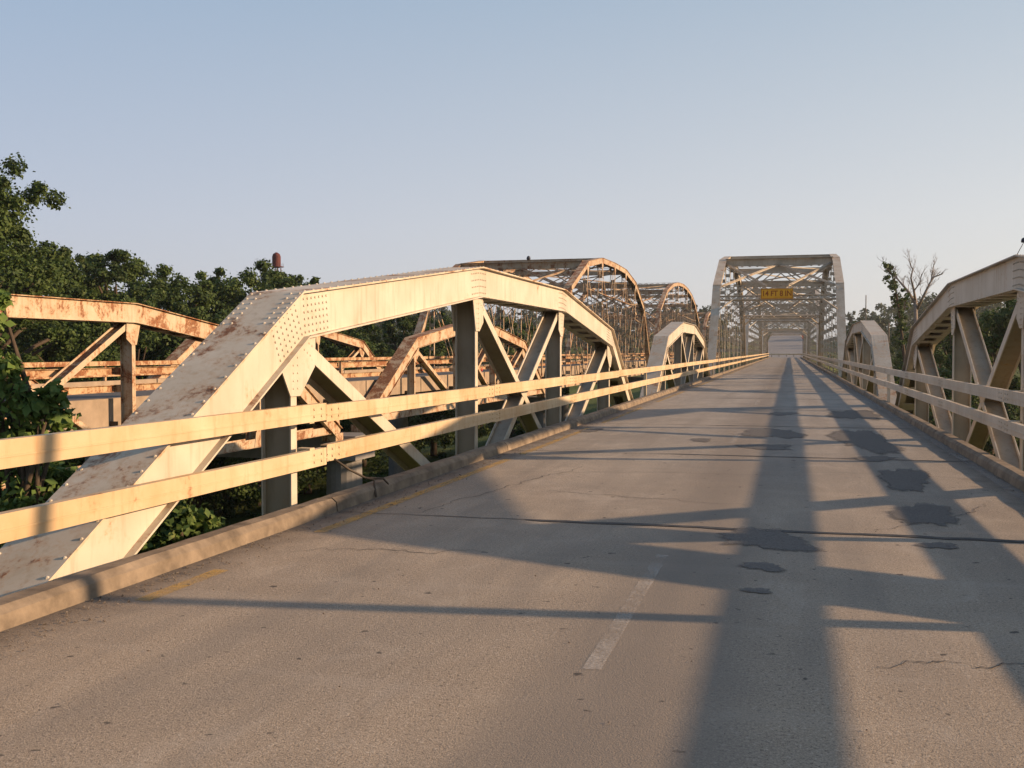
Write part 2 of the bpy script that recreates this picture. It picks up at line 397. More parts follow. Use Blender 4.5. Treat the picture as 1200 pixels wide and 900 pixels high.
for i, a in enumerate([(845, 950, 620, 646), (868, 922, 661, 671), (872, 905, 691, 698), (1050, 1122, 590, 617), (1030, 1092, 549, 574), (872, 940, 502, 514),
          (978, 1046, 503, 528), (975, 1030, 480, 492), (808, 836, 514, 518), (682, 706, 502, 507), (1080, 1125, 637, 645), (900, 935, 483, 487), (1000, 1050, 535, 541), (860, 935, 521, 527)]):
    patch(*a, seed=i + 11)
cracks = structure(empty('road_cracks', (0, 0, 0)), 'thin irregular cracks in the road surface')
rc_ = random.Random(77)
for (xa, ya, xb, yb) in [(-3.6, 6.9, -2.2, 7.2), (-2.9, 10.6, -.4, 10.2), (.7, 9.0, 1.9, 10.8), (-3.2, 12.3, .6, 12.9), (.4, 5.1, 1.6, 5.5), (-.2, 13.2, 2.2, 13.0), (-1.2, 16.5, 2.2, 17.1), (-3.4, 17.8, -.8, 18.2), (1.3, 15, 1.6, 20.6), (-2.4, 21, 1.0, 22), (-3.3, 8.9, -2.6, 13.0)]:
    n_ = 40; u = Vector((xb - xa, yb - ya, 0)); nn_ = Vector((-u.y, u.x, 0)).normalized(); off = 0; T_ = []; B_ = []
    for q in range(n_ + 1):
        off = off * .93 + rc_.gauss(0, .028); c_ = Vector((xa, ya, .0042)) + u * (q / n_) + nn_ * off; w = .0025 + .005 * rc_.random() * math.sin(math.pi * q / n_)
        T_.append(tuple(c_ + nn_ * w)); B_.append(tuple(c_ - nn_ * w))
    mb = MB()
    for q in range(n_): mb.poly([B_[q], B_[q+1], T_[q+1], T_[q]])
    mb.build('crack', M['tar'], cracks)
def line(name, x0, x1, y0, y1, mat, lab, z=0.0045, par=None):
    mb = MB(); nseg = max(2, int((y1 - y0) / .5)); r_ = random.Random(int(abs(x0 * 100)) + int(y0))
    for k in range(nseg):
        a = y0 + (y1 - y0) * k / nseg; c_ = y0 + (y1 - y0) * (k + 1) / nseg
        mb.poly([(x0, a, z), (x1, a, z), (x1, c_, z), (x0, c_, z)])
    return structure(mb.build(name, mat), lab)
for ya, yb in ((5.3, 6.2), (7.7, 13.6), (14.3, 19.5), (21, 27), (30, 38), (42, 60), (66, 110)):
    line('left_edge_line', -3.79, -3.68, ya, yb, M['yellow'], 'worn yellow edge line along the left kerb')
for i, y in enumerate([4.7, 16.9, 29.1, 41.3]):
    line('centre_line_dash', -.93, -.84, y, y + 2.8, M['white'], 'faint worn white centre line dash')
line('right_edge_deposit', 2.26, 2.385, 5, 80, M['salt'], 'pale chalky strip along the right kerb')
grav = MB(); rg = random.Random(5)
for k in range(1500):
    y = 4 + 40 * rg.random() ** 2; side = rg.random()
    x = (-4.02 + abs(rg.gauss(0, .16))) if side < .7 else ((2.38 - abs(rg.gauss(0, .12))) if side < .85 else rg.uniform(-4, 2.3))
    if side >= .85 and rg.random() < .5: continue
    r0 = rg.uniform(.003, .012) * (0.6 if side >= .85 else 1)
    k0 = len(grav.v)
    for dx, dy, dz in ((1,0,0.2),(0,1,.2),(-1,0,.2),(0,-1,.2),(0.1,0.1,1.1),(0,0,-.5)):
        grav.v.append((x + dx*r0*rg.uniform(.7,1.2), y + dy*r0*rg.uniform(.7,1.2), .006 + dz*r0*rg.uniform(.6,1.1)))
    grav.f += [(k0,k0+1,k0+4),(k0+1,k0+2,k0+4),(k0+2,k0+3,k0+4),(k0+3,k0,k0+4),(k0+1,k0,k0+5),(k0+2,k0+1,k0+5),(k0+3,k0+2,k0+5),(k0,k0+3,k0+5)]
o = stuff(grav.build('gravel', M['gravel'])); o['label'] = 'loose grit and small stones along the kerbs'

# ------------------------------------------------------------------ pony trusses
def make_pony(name, MP, MT, rivets=True):
    """local frame: y along the span (0 at mid span), road face at x=0, outward is -x"""
    root = empty(name, (0, 0, 0)); W = 0.42; D = 0.44
    nodes = [(-14.4, -1.02), (-9.0, 2.05), (-3.0, 2.76), (3.0, 2.76), (9.0, 2.05), (14.4, -1.02)]   # top edge of the chord
    dirs = []
    for i in range(5):
        d = Vector((nodes[i+1][0] - nodes[i][0], nodes[i+1][1] - nodes[i][1])).normalized(); dirs.append(d)
    nrm = [Vector((-d.y, d.x)) for d in dirs]
    def at(i, nn, side):       # point at node i offset nn (down negative) with mitre
        if i == 0: m_ = nrm[0]; k = 1
        elif i == 5: m_ = nrm[4]; k = 1
        else:
            m_ = (nrm[i-1] + nrm[i]).normalized(); k = 1 / m_.dot(nrm[i])
        return Vector(nodes[i]) + m_ * (nn * k)
    def strip(mb, i, l0, l1, n0, n1):
        R_ = []
        for e in (i, i + 1):
            for l, nn in ((l0, n0), (l1, n0), (l1, n1), (l0, n1)):
                q = at(e, nn, 0); R_.append((-l, q.x, q.y))
        mb.hexa(R_)
    for i in range(5):
        mb = MB(); strip(mb, i, 0, .02, -D, 0); strip(mb, i, W - .02, W, -D, 0)
        for l0, l1 in ((-.065, 0), (.02, .08), (W - .08, W - .02), (W, W + .065)): strip(mb, i, l0, l1, -D - .001, -D + .016)
        nm = 'end_post' if i in (0, 4) else 'top_chord'
        ch = recalc(mb.build(nm, MP, root))
        mb = MB(); strip(mb, i, -.075, W + .075, .001, .02)
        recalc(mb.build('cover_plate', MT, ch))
        rows = MB()
        # stay plates under the chord, every 0.9 m
        a = Vector(nodes[i]); bq = Vector(nodes[i+1]); L = (bq - a).length; d, nn_ = dirs[i], nrm[i]
        def P(s, nn, l): q = a + d * s + nn_ * nn; return (-l, q.x, q.y)
        s = 0.7
        while s < L - 0.6:
            R_ = []; st = MB()
            for ss in (s, s + .38):
                for l, nn in ((.005, -D - .018), (W - .005, -D - .018), (W - .005, -D - .003), (.005, -D - .003)): R_.append(P(ss, nn, l))
            st.hexa(R_); s += .95; recalc(st.build('stay_plate', MP, ch))
        if rivets:
            s = .06
            while s < L - .04:
                dense = (i == 0 and s > L - .8) or (i == 4 and s < .8)
                for l in ((-.045, .045, W - .045, W + .045) if dense else (-.045, W + .045)): rows.rivet(P(s, .02, l), (0, nn_.x, nn_.y), .015, .013)
                rows.rivet(P(s, -D - .001, -.04), (0, -nn_.x, -nn_.y), .015, .011)
                s += .10 if dense else .19
            # splice rivets on the side plate next to the nodes
            def grid(s0, s1, rr, step=.085):
                s = s0
                while s <= s1:
                    for r_ in rr: rows.rivet(P(s, -r_, -.004), (1, 0, 0), .0135, .009)
                    s += step
            six = [.06 + .065 * k for k in range(6)]; four = [.07 + .1 * k for k in range(4)]
            if i == 0: grid(L - .62, L - .10, six)
            elif i == 1: grid(.12, .66, six); grid(L - .40, L - .06, four)
            elif i == 2: grid(.06, .40, four); grid(L - .40, L - .06, four)
            elif i == 3: grid(.06, .40, four); grid(L - .66, L - .12, six)
            else: grid(.10, .62, six)
            stuff(rows.build('rivets', MP, ch))
    def ibeam(name, A, B, fw, l0=.045, l1=.365, tf=.016):
        """member from A to B in the truss plane, flanges facing the road and outward"""
        A = Vector(A); B = Vector(B); d = (B - A).normalized(); nn = Vector((-d.y, d.x)); mb = MB()
        def S(l0_, l1_, n0, n1):
            R_ = []
            for C in (A, B):
                for l, q in ((l0_, n0), (l1_, n0), (l1_, n1), (l0_, n1)):
                    w = C + nn * q; R_.append((-l, w.x, w.y))
            mb.hexa(R_)
        S(l0, l0 + tf, -fw / 2, fw / 2); S(l1 - tf, l1, -fw / 2, fw / 2)
        fl = recalc(mb.build(name, MP, root)); mb.v, mb.f = [], []
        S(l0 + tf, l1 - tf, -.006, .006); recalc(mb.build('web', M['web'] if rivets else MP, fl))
        return fl
    for k in (1, 2, 3, 4):
        y, z = nodes[k]; ibeam('vertical_post', (y, -.92), (y, z - D - .02), .13 if k in (2, 3) else .12)
    zb = -1.0
    def top(k): return Vector((nodes[k][0], nodes[k][1] - .40))
    def pull(A, B, s): A = Vector(A); B = Vector(B); return A + (B - A).normalized() * s
    specs = [(top(1), (nodes[2][0], zb), .15, .05, .36), (top(4), (nodes[3][0], zb), .15, .05, .36),
             (top(2), (nodes[3][0], zb), .13, .055, .355), (top(3), (nodes[2][0], zb), .13, .06, .35)]
    for A, B, fw, l0, l1 in specs:
        ibeam('diagonal', pull(A, B, .12), pull(B, A, .12), fw, l0, l1)
    mb = MB()
    for l0, l1 in ((.05, .07), (.34, .36)):
        mb.box(-l1, -l0, -14.35, 14.35, -1.15, -.90)
    for l0, l1 in ((0.0, .05), (.36, .41)):
        mb.box(-l1, -l0, -14.35, 14.35, -1.15, -1.135)
    recalc(mb.build('bottom_chord', MP, root))
    # gusset plates
    gus = {1: [(-.36, .18), (-.40, -.06), (-.33, -.22), (-.10, -.55), (.10, -.55), (.42, -.27), (.45, .16)],
           2: [(-.27, .12), (-.25, .0), (-.095, -.52), (.095, -.52), (.30, -.38), (.27, .10)]}
    for k in (1, 2, 3, 4):
        y, z = nodes[k]; base = gus[1 if k in (1, 4) else 2]; s = 1 if k in (1, 2) else -1
        poly = [(y + s * a, z - D + c_) for a, c_ in base]
        g = MB(); g.prism(poly, -.038, -.024)
        gp = recalc(g.build('gusset_plate', MP, root))
        g = MB(); g.prism(poly, -.386, -.372); recalc(g.build('gusset_plate', MP, root))
        if rivets:
            rv = MB(); zz = z - D
            for q in range(6):
                for a in (-.045, .045): rv.rivet((-.024, y + a, zz - .10 - q * .075), (1, 0, 0), .013, .009)
            dd = (Vector((nodes[2 if s > 0 else 3][0] if k in (1, 4) else nodes[3 if k == 2 else 2][0], zb)) - Vector((y, z - .40))).normalized()
            nn = Vector((-dd.y, dd.x))
            for q in range(4):
                for a in (-.05, .05):
                    c_ = Vector((y, z - .40)) + dd * (.16 + q * .07) + nn * a
                    if c_.y < zz + .1: rv.rivet((-.024, c_.x, c_.y), (1, 0, 0), .013, .009)
            stuff(rv.build('rivets', MP, gp))
    for k in range(6):
        y = nodes[k][0]; g = MB()
        y = max(-14.1, min(14.1, y))
        poly = [(y - .38, -1.13), (y + .38, -1.13), (y + .30, -.72), (y + .10, -.55), (y - .10, -.55), (y - .30, -.72)]
        g.prism(poly, -.048, -.034); recalc(g.build('gusset_plate', MP, root)); g = MB(); g.prism(poly, -.376, -.362); recalc(g.build('gusset_plate', MP, root))
    for y in (-14.2, 14.2):
        g = MB(); g.box(-.47, .05, y - .3, y + .3, -1.42, -1.16); recalc(g.build('bearing_shoe', MP, root))
    return root

ppm = make_pony('pony_truss', M['paint'], M['paint_top'])
ppm.location = (FACE_L, 18.0, 0)
tag(ppm, 'large sunlit cream riveted half-height truss beside the left kerb, nearest the camera', 'truss', 'half-height trusses of the near bridge')
def place_pony(src, x, y, z, rz, label, group):
    c_ = copy_tree(src)
    if src is ppm:
        for q in c_.children_recursive:
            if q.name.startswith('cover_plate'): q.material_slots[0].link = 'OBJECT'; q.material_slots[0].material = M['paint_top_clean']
    c_.location = (x, y, z); c_.rotation_euler = (0, 0, rz); tag(c_, label, 'truss', group); return c_
G1 = 'half-height trusses of the near bridge'
place_pony(ppm, FACE_R, 18.0, 0, math.pi, 'shaded beige half-height truss along the right kerb, nearest, cut by the right frame edge', G1)
place_pony(ppm, FACE_L, 48.8, 0, 0, 'small grey-faced rust-spotted half-height truss left of the road, just before the tall portal', G1)
place_pony(ppm, FACE_R, 48.8, 0, math.pi, 'distant half-height truss right of the road with pale sunless end post', G1)
tp = make_pony('pony_truss', M['rusty'], M['rusty_rail'], rivets=False)
tp.location = (T_FACE_R, 18.0, -.16); tp.rotation_euler = (0, 0, math.pi)
G2 = 'half-height trusses of the rusty parallel bridge'
tag(tp, 'rust-edged half-height truss of the parallel bridge at the left frame edge', 'truss', G2)
place_pony(tp, T_FACE_R, 48.8, -.02, math.pi, 'rust-spotted half-height truss of the parallel bridge seen through the near truss openings', G2)
place_pony(tp, T_FACE_L, 48.8, .03, 0, 'far side rusty half-height truss of the parallel bridge, small against the trees', G2)
place_pony(tp, T_FACE_L, 18.0, -.1, 0, 'far side rusty half-height truss of the parallel bridge behind the leaves at left', G2)

# ------------------------------------------------------------------ through trusses
def lattice(mb, A, B, h, n_, w=.05, flange=.09, up=(0, 0, 1)):
    """laced strut from A to B; h is the vector from the bottom to the top flange"""
    A = Vector(A); B = Vector(B); h = Vector(h); u = h.normalized()
    mb.bar(A, B, flange, .03, u); mb.bar(A + h, B + h, flange, .03, u)
    for k in range(n_):
        a = A + (B - A) * (k / n_); c_ = A + (B - A) * ((k + 1) / n_)
        mb.bar(a + h * .04, c_ + h * .96, w, .014, (B - A).normalized().cross(u)); mb.bar(a + h * .96, c_ + h * .04, w, .014, (B - A).normalized().cross(u))
def make_through(width, npan, panel, tops, MP, MT):
    """local frame: x across (0 = mid roadway), y=0 at the near end, z=0 road"""
    root = empty('through_truss_span', (0, 0, 0)); hw = width / 2; W = .42
    nodes = [(0, -1.0)] + [(panel * (i + 1), t) for i, t in enumerate(tops)] + [(panel * npan, -1.0)]
    zc_ = [q[1] for q in nodes]; L = panel * npan
    for s in (-1, 1):
        xi = s * hw; xo = s * (hw + W); xm = s * (hw + W / 2)
        for i in range(npan):
            A = Vector((xm, nodes[i][0], nodes[i][1])); B = Vector((xm, nodes[i+1][0], nodes[i+1][1]))
            d = (B - A).normalized(); A2 = A - d * .06; B2 = B + d * .06; mb = MB()
            nv = Vector((0, -d.z, d.y)); D = .42
            for off in (-W / 2 + .01, W / 2 - .01):
                mb.bar(A2 + Vector((off, 0, 0)) - nv * (D / 2 + .012), B2 + Vector((off, 0, 0)) - nv * (D / 2 + .012), .02, D, nv)
            mb.bar(A2, B2, W + .12, .022, nv)
            mb.bar(A2 - nv * D, B2 - nv * D, W + .06, .018, nv) if i in (0, npan - 1) else [mb.bar(A2 + (B2 - A2) * t - nv * D, A2 + (B2 - A2) * (t + .08) - nv * D, W + .04, .016, nv) for t in (.1, .3, .5, .7, .86)]
            mb.build('end_post' if i in (0, npan - 1) else 'top_chord', MP, root)
        mb = MB()
        mb.box(min(xi, xi + s * .02), max(xi, xi + s * .02), 0, L, -1.14, -.88); mb.box(min(xo, xo - s * .02), max(xo, xo - s * .02), 0, L, -1.14, -.88)
        mb.build('bottom_chord', MP, root)
        for i in range(1, npan):
            y, z = nodes[i]; mb = MB(); z1 = z - .42; fw = .17
            for xx in (xi + s * .04, xo - s * .04):
                mb.box(xx - .008, xx + .008, y - fw / 2, y + fw / 2, -.9, z1)
            a0, a1 = xi + s * .05, xo - s * .05
            zz = -.3
            while zz < z1 - .2: mb.box(min(a0, a1), max(a0, a1), y - .006, y + .006, zz, zz + .26); zz += .85
            mb.build('vertical_post', MP, root)
            g = MB(); zt = z - .42
            g.prism([(y - .42, zt + .12), (y - .36, zt - .12), (y - .1, zt - .6), (y + .1, zt - .6), (y + .36, zt - .12), (y + .42, zt + .12)], xi - s * .002, xi + s * .012)
            recalc(g.build('gusset_plate', MP, root)); g = MB()
            g.prism([(y - .42, zt + .12), (y - .36, zt - .12), (y - .1, zt - .6), (y + .1, zt - .6), (y + .36, zt - .12), (y + .42, zt + .12)], xo - s * .012, xo + s * .002)
            recalc(g.build('gusset_plate', MP, root))
        mid = npan / 2
        def dia(i, j, thin=False):
            A = Vector((xm, nodes[i][0], nodes[i][1] - .35)); B = Vector((xm, nodes[j][0], -1.0)); d = (B - A).normalized(); mb = MB()
            wd = .07 if thin else .12
            for off in ((-.12, .12) if thin else (-.15, .15)):
                mb.bar(A + Vector((off, 0, 0)), B + Vector((off, 0, 0)), .016, wd, Vector((0, -d.z, d.y)))
            nb = int((B - A).length / .55)
            if not thin:
                for k in range(nb):
                    c0 = A + (B - A) * ((k + .2) / nb); mb.bar(c0 + Vector((-.15, 0, 0)), c0 + Vector((.15, 0, 0)) + d * .25, .05, .012, Vector((0, -d.z, d.y)))
            mb.build('diagonal', MP, root)
        for i in range(1, npan):
            if i < mid: dia(i, i + 1)
            if i > mid: dia(i, i - 1)
            if abs(i - mid) <= 1 and i != mid: dia(i, i - (1 if i < mid else -1), True)
        dia(int(mid), int(mid) - 1, True); dia(int(mid), int(mid) + 1, True)
    # bracing between the two sides
    xl, xr = -hw, hw
    for i in range(2, npan - 1):
        y, z = nodes[i]; mb = MB()
        lattice(mb, (xl, y, z - .48), (xr, y, z - .48), (0, 0, .46), 12)
        if i in (3, npan - 3): mb.box(xl, xr, y - .006, y + .006, z - .46, z - .04)
        mb.build('top_strut', MT, root)
        zl = 5.15; mb = MB(); lattice(mb, (xl, y, zl), (xr, y, zl), (0, 0, .34), 14)
        if z - zl > 1.6:
            mb.bar((xl, y, zl + .34), (0, y, z - .5), .09, .09); mb.bar((xr, y, zl + .34), (0, y, z - .5), .09, .09)
            mb.bar((xl, y + .05, z - .5), (0, y + .05, zl + .4), .09, .07); mb.bar((xr, y + .05, z - .5), (0, y + .05, zl + .4), .09, .07)
        for sx in (-1, 1):     # knee brackets
            mb.bar((sx * hw, y, zl - .8), (sx * (hw - .75), y, zl), .09, .07)
        mb.build('sway_frame', MT, root)
    for i in range(2, npan - 2):
        y0, z0 = nodes[i]; y1, z1 = nodes[i + 1]; mb = MB()
        mb.bar((xl, y0, z0 - .2), (xr, y1, z1 - .2), .14, .10); mb.build('top_lateral', MT, root)
        mb = MB(); mb.bar((xr, y0, z0 - .26), (xl, y1, z1 - .26), .14, .10); mb.build('top_lateral', MT, root)
    for e in (0, 1):           # portals in the plane of the kinked end posts
        i1, i2 = (1, 2) if e == 0 else (npan - 1, npan - 2)
        y1, z1 = nodes[i1]; y2, z2 = nodes[i2]; yb, zb_ = nodes[0] if e == 0 else nodes[-1]
        t = (5.0 - zb_) / (z1 - zb_); yl = yb + (y1 - yb) * t; zl = 5.0
        d1 = Vector((0, y1 - yb, z1 - zb_)).normalized()
        mb = MB(); lattice(mb, (xl, yl, zl - .12), (xr, yl, zl - .12), d1 * .36, 20, .06, .14)
        for sx in (-1, 1):
            mb.bar(Vector((sx * hw, yl, zl)) - d1 * 1.1, (sx * (hw - .9), yl, zl - .1), .10, .09)
        mb.build('portal_beam', MT, root)
        mb = MB(); lattice(mb, (xl, y1, z1 - .35), (xr, y1, z1 - .35), (0, 0, .3), 14, .05, .10); mb.build('portal_strut', MT, root)
        mb = MB(); Cc = Vector((0, y2, z2 - .40))
        for sx in (-1, 1):
            A = Vector((sx * (hw - .05), y1, z1 - .1)); dv = (Cc - A); up_ = Vector((0, (y2 - y1), (z2 - z1))).normalized() * .28
            lattice(mb, A - up_ * .6, Cc - up_ * .6, up_, 8, .05, .09)
            A2 = Vector((sx * (hw - .05), y2, z2 - .30)); C2 = Vector((sx * .7, y1, z1 - .15)); lattice(mb, A2 - up_, C2, up_, 8, .05, .09)
        mb.build('portal_bracing', MT, root)
        mb = MB(); mb.box(xl, xr, y2 - .22, y2 + .22, z2 + .012, z2 + .05); mb.box(xl, xr, y2 - .01, y2 + .01, z2 - .52, z2 - .045); mb.box(-.5, .5, y2 - .03, y2 + .03, z2 - .95, z2 - .53)
        mb.build('portal_cap', MT, root)
    return root
T8 = [5.95, 8.2, 9.0, 9.1, 9.0, 8.2, 5.95]; T10 = [6.4, 9.0, 10.2, 10.8, 11.0, 10.8, 10.2, 9.0, 6.4]
MIDX, TMID = (FACE_L + FACE_R) / 2, (T_FACE_L + T_FACE_R) / 2
t8 = make_through(FACE_R - FACE_L, 8, 6.3, T8, M['through'], M['through']); t8.location = (MIDX, 64.6, 0)
GT = 'full-height truss spans over the near roadway'; GU = 'full-height truss spans of the parallel bridge'
tag(t8, 'tall steel overhead truss span over the road, first portal, carrying the yellow clearance sign', 'truss bridge span', GT)
c8 = copy_tree(t8); c8.location = (MIDX, 184.4, 0); tag(c8, 'farthest overhead truss span at the end of the road, seen through the others', 'truss bridge span', GT)
t10 = make_through(FACE_R - FACE_L, 10, 6.7, T10, M['through'], M['through']); t10.location = (MIDX, 116.2, 0)
tag(t10, 'middle overhead truss span seen through the first portal', 'truss bridge span', GT)
u8 = make_through(T_FACE_R - T_FACE_L, 8, 6.3, T8, M['through_rusty'], M['through_rusty']); u8.location = (TMID, 64.6, T_Z)
tag(u8, 'large arched rusty overhead truss span of the parallel bridge rising behind the near truss', 'truss bridge span', GU)
d8 = copy_tree(u8); d8.location = (TMID, 184.4, T_Z); tag(d8, 'last and smallest arched truss span of the parallel bridge, just left of the portal', 'truss bridge span', GU)
u10 = make_through(T_FACE_R - T_FACE_L, 10, 6.7, T10, M['through_rusty'], M['through_rusty']); u10.location = (TMID, 116.2, T_Z)
tag(u10, 'second arched rusty truss span of the parallel bridge, behind the small grey truss', 'truss bridge span', GU)

# ------------------------------------------------------------------ guard rails
def guardrail(xf, s, z0, label, mat, y0, y1, refl=()):
    """xf: road face; s=+1 when the structure side is +x"""
    root = empty('guardrail', (xf, 0, z0)); tag(root, label, 'guardrail', 'two-bar steel guardrails')
    rails = {}
    def piece(L):
        key = round(L, 2)
        if key not in rails:
            out = []
            mb = MB()
            def bx(a, c_, z0_, z1_): mb.box(min(s*a, s*c_), max(s*a, s*c_), .004, L - .004, z0_, z1_)
            bx(0, .012, -.085, .085); bx(.012, .07, .073, .085); bx(.012, .07, -.085, -.073)
            bx(-.006, 0.0, -.02, -.008)
            for yb in (.12, .28, L - .28, L - .12):
                for zz in (-.035, .035): mb.rivet((-s*.001, yb, zz), (-s, 0, 0), .014, .012)
            rails[key] = mb.mesh('rail', mat)
        return rails[key]
    ys = [y0]
    y = 9.3
    while y < y1: ys.append(y); y += 6.0
    ys.append(y1); r_ = random.Random(int(abs(xf) * 10))
    for a, c_ in zip(ys[:-1], ys[1:]):
        for zc0 in (.885, .478):
            o = bpy.data.objects.new('rail', piece(c_ - a)); col.objects.link(o); o.parent = root; o.location = (r_.uniform(-.004, .004), a, zc0 + r_.uniform(-.006, .006)); o.rotation_euler = (r_.uniform(-.0012, .0012), 0, 0)
    bm_ = MB(); bm_.box(min(s*.012, s*.15), max(s*.012, s*.15), -.05, .05, -.085, .085); bme = bm_.mesh('bracket', mat)
    pm = MB(); pm.box(min(s*.072, s*.16), max(s*.072, s*.16), -.05, .05, -.25, .97); pm.box(min(s*.05, s*.2), max(s*.05, s*.2), -.12, .12, .0, .02) if False else None; pme = pm.mesh('rail_post', mat)
    sp = [9.0, 15, 21, 27, 39.8, 45.8, 51.8, 57.8] + [64.6 + 6.3 * i for i in range(1, 8)] + [116.2 + 6.7 * i for i in range(1, 10)] + [184.4 + 6.3 * i for i in range(1, 8)]
    for y in sp:
        if y0 < y < y1:
            for zz in (.885, .478):
                o = bpy.data.objects.new('bracket', bme); col.objects.link(o); o.parent = root; o.location = (0, y, zz)
    for y in [-4.5, 1.5, 33.4, 63.9, 115.6, 183.8, 235.5]:
        if y0 < y < y1:
            o = bpy.data.objects.new('rail_post', pme); col.objects.link(o); o.parent = root; o.location = (0, y, 0)
    for y in refl:
        mb = MB(); mb.box(-.04 if s > 0 else .02, -.02 if s > 0 else .04, -.05, .05, .0, .0)
    return root
guardrail(RAIL_L, -1, 0, 'sunlit cream two-bar guardrail along the left side of the near roadway', M['paint_rail'], -6, 236.5)
guardrail(RAIL_R, 1, 0, 'shaded beige two-bar guardrail along the right side of the near roadway', M['paint'], -6, 236.5)
guardrail(T_FACE_R - .14, 1, T_Z, 'badly rusted guardrail on the side of the parallel bridge nearest the camera', M['rusty_rail'], -6, 236.5)
guardrail(T_FACE_L + .14, -1, T_Z, 'badly rusted guardrail on the far side of the parallel bridge', M['rusty_rail'], -6, 236.5)

# neighbouring bridge: deck, concrete edge panels, kerb
mb = MB(); mb.box(T_FACE_L + .30, T_FACE_R - .45, -12, 237, T_Z - .20, T_Z)
structure(mb.build('parallel_road_deck', M['deck_far']), 'grey road deck of the parallel bridge')
edge = structure(empty('parallel_deck_edge', (0, 0, 0)), 'tan concrete edge panels of the parallel bridge deck')
for xa, xb in ((T_FACE_R - .45, T_FACE_R - .22), (T_FACE_L + .22, T_FACE_L + .45)):
    y = -11.9
    while y < 236:
        mb = MB(); mb.box(xa, xb, y + .04, y + 5.96, T_Z - .42, T_Z + .24); mb.build('edge_panel', M['fascia'], edge)
        mb = MB(); mb.box(xa + .03, xb - .03, y - .04, y + .04, T_Z - .42, T_Z + .18); mb.build('joint_filler', M['steel_dark'], edge); y += 6.0
tdk = structure(empty('parallel_floor_steel', (0, 0, 0)))
for Y0, Y1, k in SPANS:
    nb = {'pony': 5, 't8': 8, 't10': 10}[k]
    for i in range(nb + 1):
        y = Y0 + (Y1 - Y0) * i / nb
        fb = MB(); fb.box(T_FACE_L, T_FACE_R, y - .008, y + .008, -.9, -.30 + T_Z); fb.box(T_FACE_L, T_FACE_R, y - .12, y + .12, -.92, -.902); fb.build('floor_beam', M['steel_dark'], tdk)
for i, y in enumerate((14.3, 26.4, 50.3)):
    mb = MB(); mb.box(T_FACE_R + .07, T_FACE_R + .075 + .02, y - .05, y + .05, .46, .60)
    mb.box(T_FACE_R - .02, T_FACE_R + .07, y - .02, y + .02, .44, .50)
    tag(mb.build('reflector', M['red']), ['small red reflector on the parallel bridge near the left frame edge', 'small red reflector on the parallel bridge hidden behind the near end post', 'small red reflector on the parallel bridge seen through the near truss'][i], 'reflector', 'red edge reflectors')

# ------------------------------------------------------------------ piers
GZ = -9.5
def pier(x0, x1, y, label):
    r_ = tag(empty('bridge_pier', ((x0 + x1) / 2, y, GZ)), label, 'pier', 'concrete piers under the bridges'); hw_ = (x1 - x0) / 2
    for x in (-hw_, hw_):
        mb = MB(); mb.tube([(x, 0, -1.5), (x, 0, -GZ - 2.3)], [.75, .62], 20); o = mb.build('column', M['pier'], r_); 
    mb = MB(); mb.box(-hw_ - .8, hw_ + .8, -.85, .85, -GZ - 2.3, -GZ - 1.45); mb.build('cap_beam', M['pier'], r_)
    mb = MB(); mb.box(-hw_ + .5, hw_ - .5, -.22, .22, 2.2, 2.9); mb.build('tie_beam', M['pier'], r_)
names = ['first', 'second', 'third', 'fourth', 'fifth']
for i, y in enumerate((33.4, 63.9, 115.6, 183.8)):
    pier(FACE_L - .1, FACE_R + .1, y, names[i] + ' two-column concrete pier carrying the near roadway')
    pier(T_FACE_L - .1, T_FACE_R + .1, y, names[i] + ' two-column concrete pier carrying the parallel bridge')

# ------------------------------------------------------------------ clearance sign, lamps, poles, rod
sy = 64.6 + 6.3 * (6.0 / 6.95) - .16
sg = tag(empty('clearance_sign', (-.83, sy, 4.92)), 'yellow clearance sign reading 14 FT 8 IN on the first portal', 'sign')
mb = MB(); mb.box(-1.03, 1.03, -.05, -.02, 0, .68); mb.build('sign_board', M['sign'], sg)
mb = MB(); 
for x0, x1, z0, z1 in ((-1.0, 1.0, .025, .05), (-1.0, 1.0, .63, .655), (-1.0, -.975, .05, .63), (.975, 1.0, .05, .63)): mb.box(x0, x1, -.056, -.051, z0, z1)
mb.build('sign_border', M['letters'], sg)
cu = bpy.data.curves.new('lettering', 'FONT'); cu.body = '14 FT 8 IN'; cu.size = .50; cu.align_x = 'CENTER'; cu.align_y = 'CENTER'; cu.extrude = .003; cu.offset = .008
to = bpy.data.objects.new('lettering', cu); col.objects.link(to); dg = bpy.context.evaluated_depsgraph_get(); me = bpy.data.meshes.new_from_object(to.evaluated_get(dg))
bpy.data.objects.remove(to); me.materials.clear(); me.materials.append(M['letters'])
to = bpy.data.objects.new('lettering', me); col.objects.link(to); to.parent = sg; to.location = (0, -.056, .34); to.rotation_euler = (R(90), 0, 0)
wx = max(abs(v.co.x) for v in me.vertices); to.scale = (.93 / wx, 1.0, 1.0)
for x in (-.7, .7):
    mb = MB(); mb.bar((x, -.02, .34), (x, .12, .34), .06, .06); mb.build('sign_bracket', M['through'], sg)

